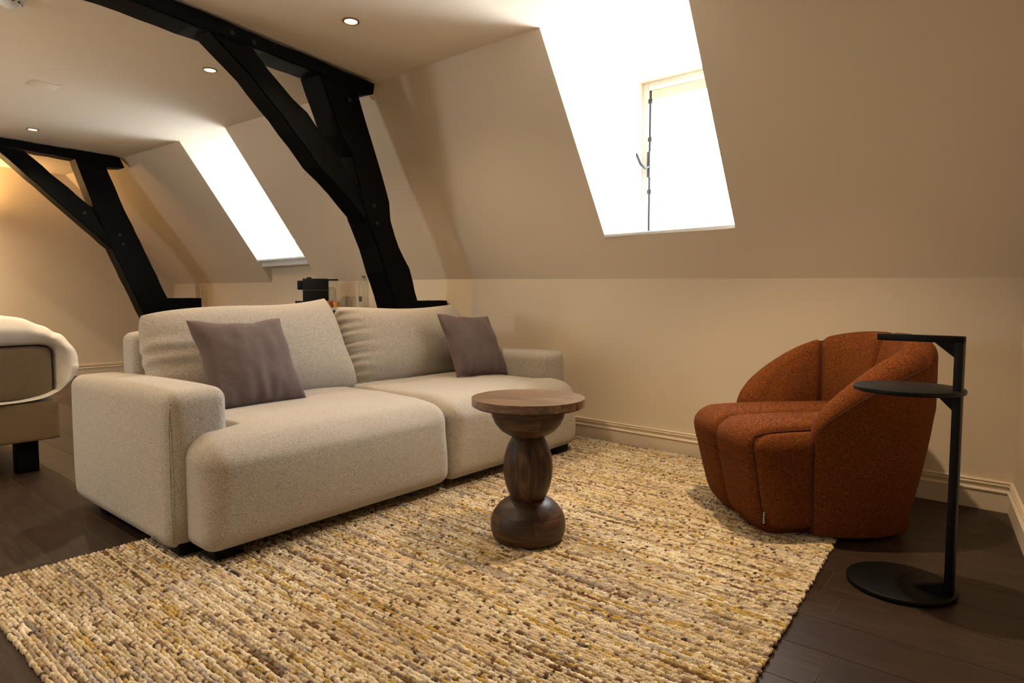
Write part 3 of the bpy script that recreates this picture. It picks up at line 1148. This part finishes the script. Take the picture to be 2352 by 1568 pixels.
# round top glued from boards
tt = lathe('table_top', [(0, 0.5185), (0.210, 0.5185), (0.210, 0.524), (0, 0.524)], 'table', tb, 64)
edges_ = [-0.2205, -0.128, -0.045, 0.052, 0.138, 0.2205]
RT = 0.2205
for k in range(5):
    v0, v1 = edges_[k] + (0.0003 if k else 0), edges_[k + 1] - (0.0003 if k < 4 else 0)
    v0, v1 = max(v0, -RT + 1e-4), min(v1, RT - 1e-4)
    vv = frange(v0, v1, 14)
    pts = [(math.sqrt(max(RT * RT - v * v, 1e-8)), v) for v in vv] + [(-math.sqrt(max(RT * RT - v * v, 1e-8)), v) for v in vv[::-1]]
    bm = bmesh.new()
    lo_ = [bm.verts.new((p[0], p[1], 0.5245)) for p in pts]
    hi_ = [bm.verts.new((p[0], p[1], 0.5545)) for p in pts]
    bm.faces.new(lo_[::-1])
    tf = bm.faces.new(hi_)
    for i in range(len(pts)):
        bm.faces.new((lo_[i], lo_[(i + 1) % len(pts)], hi_[(i + 1) % len(pts)], hi_[i]))
    bo = bobj('board', bm, 'table_top', tt, False)
tb.rotation_euler = (0, 0, R(18))


# ------------------------------------------------------------------ black C-shaped stand
st_dir = Vector((-0.31 + 0.182, 2.41 - 2.388, 0)).normalized()
ang = math.atan2(st_dir.y, st_dir.x)
stand = thing('side_stand', 'slim black metal stand with round tray and top handle beside the rust armchair', 'stand', (-0.305, 2.408, 0), ang)
disc = lambda r, z0, z1, e: [(0, z0), (r - e, z0), (r - e * 0.3, z0 + e * 0.3), (r, z0 + e), (r, z1 - e), (r - e * 0.3, z1 - e * 0.3), (r - e, z1), (0, z1)]
lathe('base_plate', disc(0.160, 0.0005, 0.018, 0.005), 'metal', stand, 80)
lathe('tray', disc(0.158, 0.655, 0.670, 0.004), 'metal', stand, 80)
# local +X runs from the pole towards the tray centre
box('pole', (-0.138, 0, 0.428), (0.024, 0.030, 0.822), 'metal', stand, 0.003)
box('handle_bar', (-0.028, 0, 0.829), (0.244, 0.030, 0.022), 'metal', stand, 0.003)


def gusset(name, pts, th):
    prism(name, [(p[0], -th / 2, p[1]) for p in pts], (0, th, 0), 'metal', stand, 0.002)


gusset('gusset', [(-0.128, 0.820), (-0.070, 0.820), (-0.128, 0.772)], 0.026)
gusset('gusset', [(-0.128, 0.656), (-0.078, 0.656), (-0.128, 0.606)], 0.024)
gusset('gusset', [(-0.128, 0.017), (-0.040, 0.017), (-0.128, 0.055)], 0.030)

# ------------------------------------------------------------------ rust armchair
chair = thing('armchair', 'rust wool tub armchair with fluted upholstery in the corner', 'armchair', (-0.692, 2.982, RZ), R(225))
# local +X is the front of the chair, local +Y the side towards the window wall... (rotated 225 degrees)


def seat_map(P):
    lo, hi = np.array((-0.22, -0.330, 0.004)), np.array((0.490, 0.330, 0.440))
    half, cen = (hi - lo) / 2, (hi + lo) / 2
    Q = P * half
    r = 0.085
    inner = half - r
    core = np.clip(Q, -inner, inner)
    d = Q - core
    L = np.linalg.norm(d, axis=1, keepdims=True)
    nrm = np.where(L > 1e-9, d / np.maximum(L, 1e-9), 0)
    Q = core + nrm * r + cen
    x, yv, z = Q[:, 0].copy(), Q[:, 1].copy(), Q[:, 2].copy()
    ya = np.abs(yv)
    # channels over the width: seams at y = 0 and y = +-0.285
    g = 0.020 * np.exp(-(yv / 0.014) ** 2) + 0.010 * np.exp(-((ya - 0.285) / 0.010) ** 2)
    cr = 0.020 * np.clip(1 - ((ya - 0.142) / 0.142) ** 2, 0, 1) ** 0.7
    Q += nrm * (cr - g)[:, None]
    t = np.clip(1 - Q[:, 2] / 0.40, 0, 1)
    Q[:, 1] *= 1 - 0.13 * t ** 1.2
    Q[:, 0] = np.where(Q[:, 0] > 0, Q[:, 0] * (1 - 0.17 * t ** 1.2), Q[:, 0])
    Q[:, 0] -= np.where(x > 0.1, 0.40 * np.clip(ya - 0.08, 0, 1) ** 2, 0)
    Q[:, 2] -= np.where(z > 0.3, 0.012 * np.clip(x / 0.45, 0, 1) ** 3, 0)
    return Q


def chair_seat():
    P, fs = cube_grid(64)
    P = np.sign(P) * (1 - (1 - np.abs(P)) ** 1.3)
    o = obj('seat', seat_map(P).tolist(), fs, 'chair', chair, True)
    for yy in (0.0, 0.285, -0.285):
        py = yy / 0.330
        pts = [(x, py, 1.0) for x in frange(-0.2, 1.0, 16)] + [(1.0, py, z) for z in frange(0.96, -0.98, 22)]
        Q = seat_map(np.array(pts))
        tube('seam', Q.tolist(), 0.0030, 'chair_seam', chair, 6)
    return o


chair_seat()


def shell():
    """tub back: swept round the rear from one arm front to the other"""
    NPH = 140
    ph0 = R(52)
    vs, fs, tops = [], [], []
    for i in range(NPH + 1):
        u = i / NPH
        phi = ph0 + (2 * math.pi - 2 * ph0) * u
        c, s_ = math.cos(phi), math.sin(phi)
        a, b_ = (0.365 if c < 0 else 0.455), 0.388
        n = 2.5
        Rr = (abs(c / a) ** n + abs(s_ / b_) ** n) ** (-1 / n)
        h = min(u, 1 - u) * 2
        hz = 0.440 + 0.350 * math.sin(min(1.0, h * 1.15) * math.pi / 2) ** 0.62
        g = 0
        for sp in (0.265, 0.5, 0.735):
            g = max(g, math.exp(-((u - sp) / 0.010) ** 2))
        flute = 0
        for c0, c1_ in ((0, 0.265), (0.265, 0.5), (0.5, 0.735), (0.735, 1)):
            if c0 <= u <= c1_:
                flute = 1 - ((2 * (u - c0) / (c1_ - c0)) - 1) ** 2
        endf = min(1.0, min(u, 1 - u) / 0.035)
        rnd = math.sqrt(max(0, 1 - (1 - endf) ** 2))
        th = 0.150 * (0.55 + 0.45 * rnd)
        ro = Rr - (1 - rnd) * 0.025
        prof = []
        for q in range(18):
            t = q / 17
            z = 0.004 + (hz - 0.068) * t
            sb_ = 0.70 + 0.15 * abs(s_) ** 2
            sc = sb_ + (1 - sb_) * min(1, z / 0.50) ** 0.75 + 0.03 * max(0, (z - 0.46) / 0.34)
            prof.append((ro * sc + 0.010 * math.sin(t * math.pi) * rnd, z))
        rt = prof[-1][0]
        tw = th * 0.86
        for q in range(1, 12):
            a2 = math.pi * q / 12
            prof.append((rt - tw / 2 + tw / 2 * math.cos(a2), hz - 0.068 + 0.068 * math.sin(a2)))
        for q in range(14):
            t = q / 13
            z = hz - 0.068 + (0.30 - (hz - 0.068)) * t
            bul = 0.020 * math.sin(min(1, t * 1.1) * math.pi) + 0.012 * flute
            prof.append((rt - tw - bul - 0.035 * t, z))
        for k, (rr, z) in enumerate(prof):
            inner = rr < rt - tw * 0.5
            dr = 0.020 * g * (1 if inner else -0.25 * max(0, (z - 0.6) / 0.2))
            dz = -0.016 * g if 17 < k < 29 else 0
            vs.append(((rr + dr) * c, (rr + dr) * s_, z + dz))
    m = len(prof)
    for i in range(NPH):
        for q in range(m - 1):
            fs.append((i * m + q, i * m + q + 1, (i + 1) * m + q + 1, (i + 1) * m + q))
    fs.append(tuple(range(m)))
    fs.append(tuple(NPH * m + q for q in range(m))[::-1])
    o = obj('tub_back', vs, fs, 'chair', chair, True, angle=75)
    pts = []
    for i in range(3, int(NPH * 0.31), 2):
        v = vs[i * m + 17]
        pts.append((v[0] * 1.002, v[1] * 1.002, v[2] - 0.004))
    tube('seam', pts, 0.0024, 'chair_seam', chair)
    tube('seam', [(x_, -y_, z_) for x_, y_, z_ in pts], 0.0024, 'chair_seam', chair)
    for sp in (0.265, 0.5, 0.735):
        i = round(sp * NPH)
        tube('seam', [vs[i * m + q] for q in range(18, m - 2)], 0.0034, 'chair_seam', chair)
    for i in (1, NPH - 1):
        tube('seam', [(vs[i * m + q][0] * 1.010, vs[i * m + q][1] * 1.010, vs[i * m + q][2]) for q in range(0, 17)], 0.0028, 'chair_seam', chair)
    return o


shell()
tg = box('brand_tag', (0.395, 0.262, 0.075), (0.003, 0.012, 0.050), 'tag_black', chair, 0, rot=Matrix.Rotation(R(35), 3, 'Z'))
for k in range(5):
    lathe_o = lathe('tag_letter', [(0.0020, -0.0003), (0.0036, -0.0003), (0.0036, 0.0003), (0.0020, 0.0003)], 'tag_white', tg, 10)
    lathe_o.location = (0.395 + 0.0018 * math.cos(R(35)), 0.262 + 0.0018 * math.sin(R(35)), 0.055 + 0.0095 * k)
    lathe_o.rotation_euler = (0, R(90), R(35))

# ------------------------------------------------------------------ bed
BO = (-5.05, 0.1, 0)
bed = thing('bed', 'box spring bed with beige upholstered base and black feet', 'bed', BO)


def bb(nm, x0, x1, y0, y1, z0, z1, mat, r, bul=(0, 0, 0), n=18):
    return soft_box(nm, (x0, y0, z0), (x1, y1, z1), r, mat, bed, bul, n, None, BO)


bb('box_spring', -5.90, -4.20, -1.0, 1.10, 0.175, 0.395, 'bed', 0.016)
bb('mattress', -5.88, -4.228, -0.98, 1.086, 0.405, 0.70, 'mattress', 0.045, (0.012, 0.012, 0.0))
for x, y in ((-4.30, 0.955), (-5.80, 0.955), (-4.30, -0.88), (-5.80, -0.88)):
    box('leg', (x - BO[0], y - BO[1], 0.0885), (0.09, 0.10, 0.177), 'leg', bed, 0.004)


# duvet: thick white quilt tucked over the foot end and rolled under
def duvet():
    path = [(-0.9, 0.80), (-0.2, 0.86), (0.3, 0.885), (0.70, 0.885), (0.88, 0.872), (1.02, 0.832), (1.12, 0.765), (1.19, 0.675), (1.212, 0.59), (1.185, 0.515), (1.12, 0.460), (1.02, 0.428), (0.80, 0.404)]
    inn = [(-0.9, 0.704), (-0.2, 0.704), (0.3, 0.704), (0.70, 0.704), (0.88, 0.704), (1.00, 0.704), (1.06, 0.699), (1.092, 0.665), (1.096, 0.60), (1.096, 0.52), (1.092, 0.45), (1.04, 0.402), (0.80, 0.398)]

    def dens(p, k=4):
        out = []
        for i in range(len(p) - 1):
            for q in range(k):
                t = q / k
                p0, p1_, p2_, p3 = p[max(i - 1, 0)], p[i], p[i + 1], p[min(i + 2, len(p) - 1)]
                out.append(tuple(0.5 * (2 * p1_[c] + (p2_[c] - p0[c]) * t + (2 * p0[c] - 5 * p1_[c] + 4 * p2_[c] - p3[c]) * t * t + (3 * p1_[c] - p0[c] - 3 * p2_[c] + p3[c]) * t ** 3) for c in (0, 1)))
        out.append(p[-1])
        return out
    po, pi = dens(path), dens(inn)
    NX = 60
    vs, fs = [], []
    n = len(po)
    for i in range(NX + 1):
        t = i / NX
        x = -5.92 + 1.735 * t
        edge = min(1.0, max(0.0, (t - 0.955) / 0.045))
        fz = min(1.0, max(0.0, (t - 0.80) / 0.2))
        for side, arr in ((0, po), (1, pi)):
            for j, (yy, zz) in enumerate(arr):
                w = 0.92 * (1 - math.sqrt(max(0, 1 - edge * edge)))
                o_, in_ = po[j], pi[j]
                y2 = yy * (1 - w) + (o_[0] * 0.5 + in_[0] * 0.5) * w
                z2 = zz * (1 - w) + (o_[1] * 0.5 + in_[1] * 0.5) * w
                nz = noise.noise(Vector((x * 3.5, yy * 7, zz * 7)))
                n2 = noise.noise(Vector((x * 2.2, j * 0.45, 7.7)))
                fold = math.sin(j * 1.45 + 2.0 * n2 + 3.0 * t) * (0.5 + 0.5 * math.sin(j * 0.61))
                a = 0.012 * nz + 0.010 * n2 + 0.010 * fz * fold * (1 if j > 12 else 0.25)
                xx = x + (0.03 * noise.noise(Vector((yy * 9, zz * 9, 2.0))) * fz)
                vs.append((xx - BO[0], y2 + (a * 0.6 if side == 0 else 0) - BO[1], z2 + (a if side == 0 else a * 0.15)))
    st = 2 * n
    for i in range(NX):
        for j in range(n - 1):
            a = i * st + j
            fs.append((a, a + 1, a + st + 1, a + st))
            a2 = a + n
            fs.append((a2, a2 + st, a2 + st + 1, a2 + 1))
        for j in (0, n - 1):
            a = i * st + j
            fs.append((a, a + st, a + st + n, a + n))
    for i in (0, NX):
        for j in range(n - 1):
            a = i * st + j
            fs.append((a, a + n, a + n + 1, a + 1))
    o = obj('duvet', vs, fs, 'duvet', None, True)
    o.location = BO
    sm = o.modifiers.new('smooth', 'SUBSURF')
    sm.levels = sm.render_levels = 1
    return o


tag(duvet(), 'thick white cotton duvet folded under the mattress at the foot of the bed', 'duvet')

# ------------------------------------------------------------------ minibar cabinet with coffee things
CB = (-5.1, 3.47, 0)
cab = thing('minibar_cabinet', 'dark low cabinet with a grey worktop behind the sofa against the low wall', 'cabinet', CB)
box('body', (0, 0.02, 0.44), (1.66, 0.40, 0.84), 'cabinet', cab, 0.003)
box('worktop', (0, 0, 0.875), (1.72, 0.48, 0.024), 'cab_top', cab, 0.003)
for k in range(3):
    dr = box('door', (-0.55 + 0.55 * k, -0.19, 0.45), (0.53, 0.02, 0.76), 'cabinet', cab, 0.003)
    tube('handle', [(-0.55 + 0.55 * k + 0.2, -0.22, 0.5), (-0.55 + 0.55 * k + 0.2, -0.22, 0.68)], 0.006, 'steel', dr, 8)
CT = 0.888

cm = thing('coffee_machine', 'black capsule coffee machine with clear water tank on the cabinet', 'coffee machine', (-5.215, 3.39, CT), R(52))
box('body', (0.03, 0, 0.135), (0.225, 0.14, 0.262), 'plastic', cm, 0.006)
box('accent_line', (0.03, -0.0705, 0.158), (0.221, 0.001, 0.003), 'brass', cm)
box('brew_head', (-0.105, 0, 0.205), (0.055, 0.09, 0.085), 'plastic', cm, 0.008)
box('lever', (-0.03, 0, 0.272), (0.04, 0.06, 0.014), 'plastic', cm, 0.004)
box('drip_tray', (-0.115, 0, 0.03), (0.075, 0.12, 0.058), 'plastic', cm, 0.005)
box('water_tank', (0.185, 0, 0.125), (0.078, 0.13, 0.235), 'glass', cm, 0.008)
box('tank_lid', (0.187, 0, 0.256), (0.090, 0.135, 0.012), 'plastic', cm, 0.003)
lg = lathe('logo', [(0.0015, -0.0003), (0.003, -0.0003), (0.003, 0.0003), (0.0015, 0.0003)], 'tag_white', cm, 10)
lg.location = (-0.125, -0.0605, 0.038)
lg.rotation_euler = (R(90), 0, 0)
box('logo', (-0.125, -0.0605, 0.030), (0.022, 0.001, 0.003), 'tag_white', cm)


def tumbler(x, y, label):
    t = lathe('drinking_glass', [(0.0, 0.100), (0.026, 0.100), (0.033, 0.092), (0.036, 0.06), (0.037, 0.001), (0.035, 0.001), (0.034, 0.06), (0.031, 0.089), (0.024, 0.096), (0.0, 0.096)], 'glass', None, 32)
    t.location = (x, y, CT)
    return tag(t, label, 'drinking glass', 'upturned glasses on the cabinet')


tumbler(-4.735, 3.42, 'upturned clear tumbler on the cabinet next to the coffee cups')
tumbler(-4.655, 3.42, 'upturned clear tumbler on the cabinet next to the water bottle')
bt = thing('water_bottle', 'tall clear glass water bottle on the cabinet beside the black post', 'bottle', (-4.50, 3.43, CT))
lathe('bottle_body', [(0, 0), (0.040, 0.0), (0.043, 0.006), (0.043, 0.20), (0.038, 0.228), (0.026, 0.248), (0.020, 0.262), (0.018, 0.262), (0.024, 0.246), (0.036, 0.226), (0.041, 0.198), (0.041, 0.006), (0, 0.004)], 'glass', bt, 32)
lathe('stopper', [(0, 0.260), (0.019, 0.260), (0.020, 0.270), (0.012, 0.276), (0, 0.276)], 'steel', bt, 20)
box('bottle_label', (0.010, -0.0435, 0.075), (0.045, 0.001, 0.045), 'dark_slot', bt)
ac = lathe('paper_cup', [(0, 0), (0.022, 0), (0.030, 0.05), (0.028, 0.05), (0.021, 0.002), (0, 0.002)], 'amber', None, 24)
ac.location = (-4.86, 3.40, CT)
tag(ac, 'amber paper cup on the cabinet beside the upturned tumblers', 'cup')
sb = thing('sachet_box', 'small orange and white sachet box beside the coffee machine', 'box', (-4.965, 3.40, CT))
box('carton', (0, 0, 0.03), (0.06, 0.05, 0.06), 'orange', sb, 0.002)
box('print_panel', (0.01, -0.0255, 0.032), (0.02, 0.001, 0.03), 'steel', sb)
cl = lathe('capsule_dispenser', [(0, 0), (0.045, 0), (0.047, 0.005), (0.047, 0.16), (0.04, 0.185), (0.02, 0.195), (0, 0.197), (0, 0.193), (0.018, 0.191), (0.037, 0.181), (0.045, 0.158), (0.045, 0.006), (0, 0.004)], 'glass', None, 32)
cl.location = (-5.27, 3.63, CT)
tag(cl, 'clear dome-topped container behind the sachet box', 'container')

# heating pipes beside the gable
hpipe = thing('heating_pipes', 'thin cream heating pipes rising from the gable truss foot beam', 'pipe', (-8.35, 3.72, 0.82))
for dx in (0.0, 0.06):
    tube('pipe', [(dx, 0, 0), (dx, 0, 0.36 - dx * 0.3)], 0.010, 'trim', hpipe, 8)
tube('pipe', [(0.10, 0, 0), (0.16, 0, 0.12), (0.14, 0, 0.24), (0.07, 0, 0.33)], 0.008, 'trim', hpipe, 8)
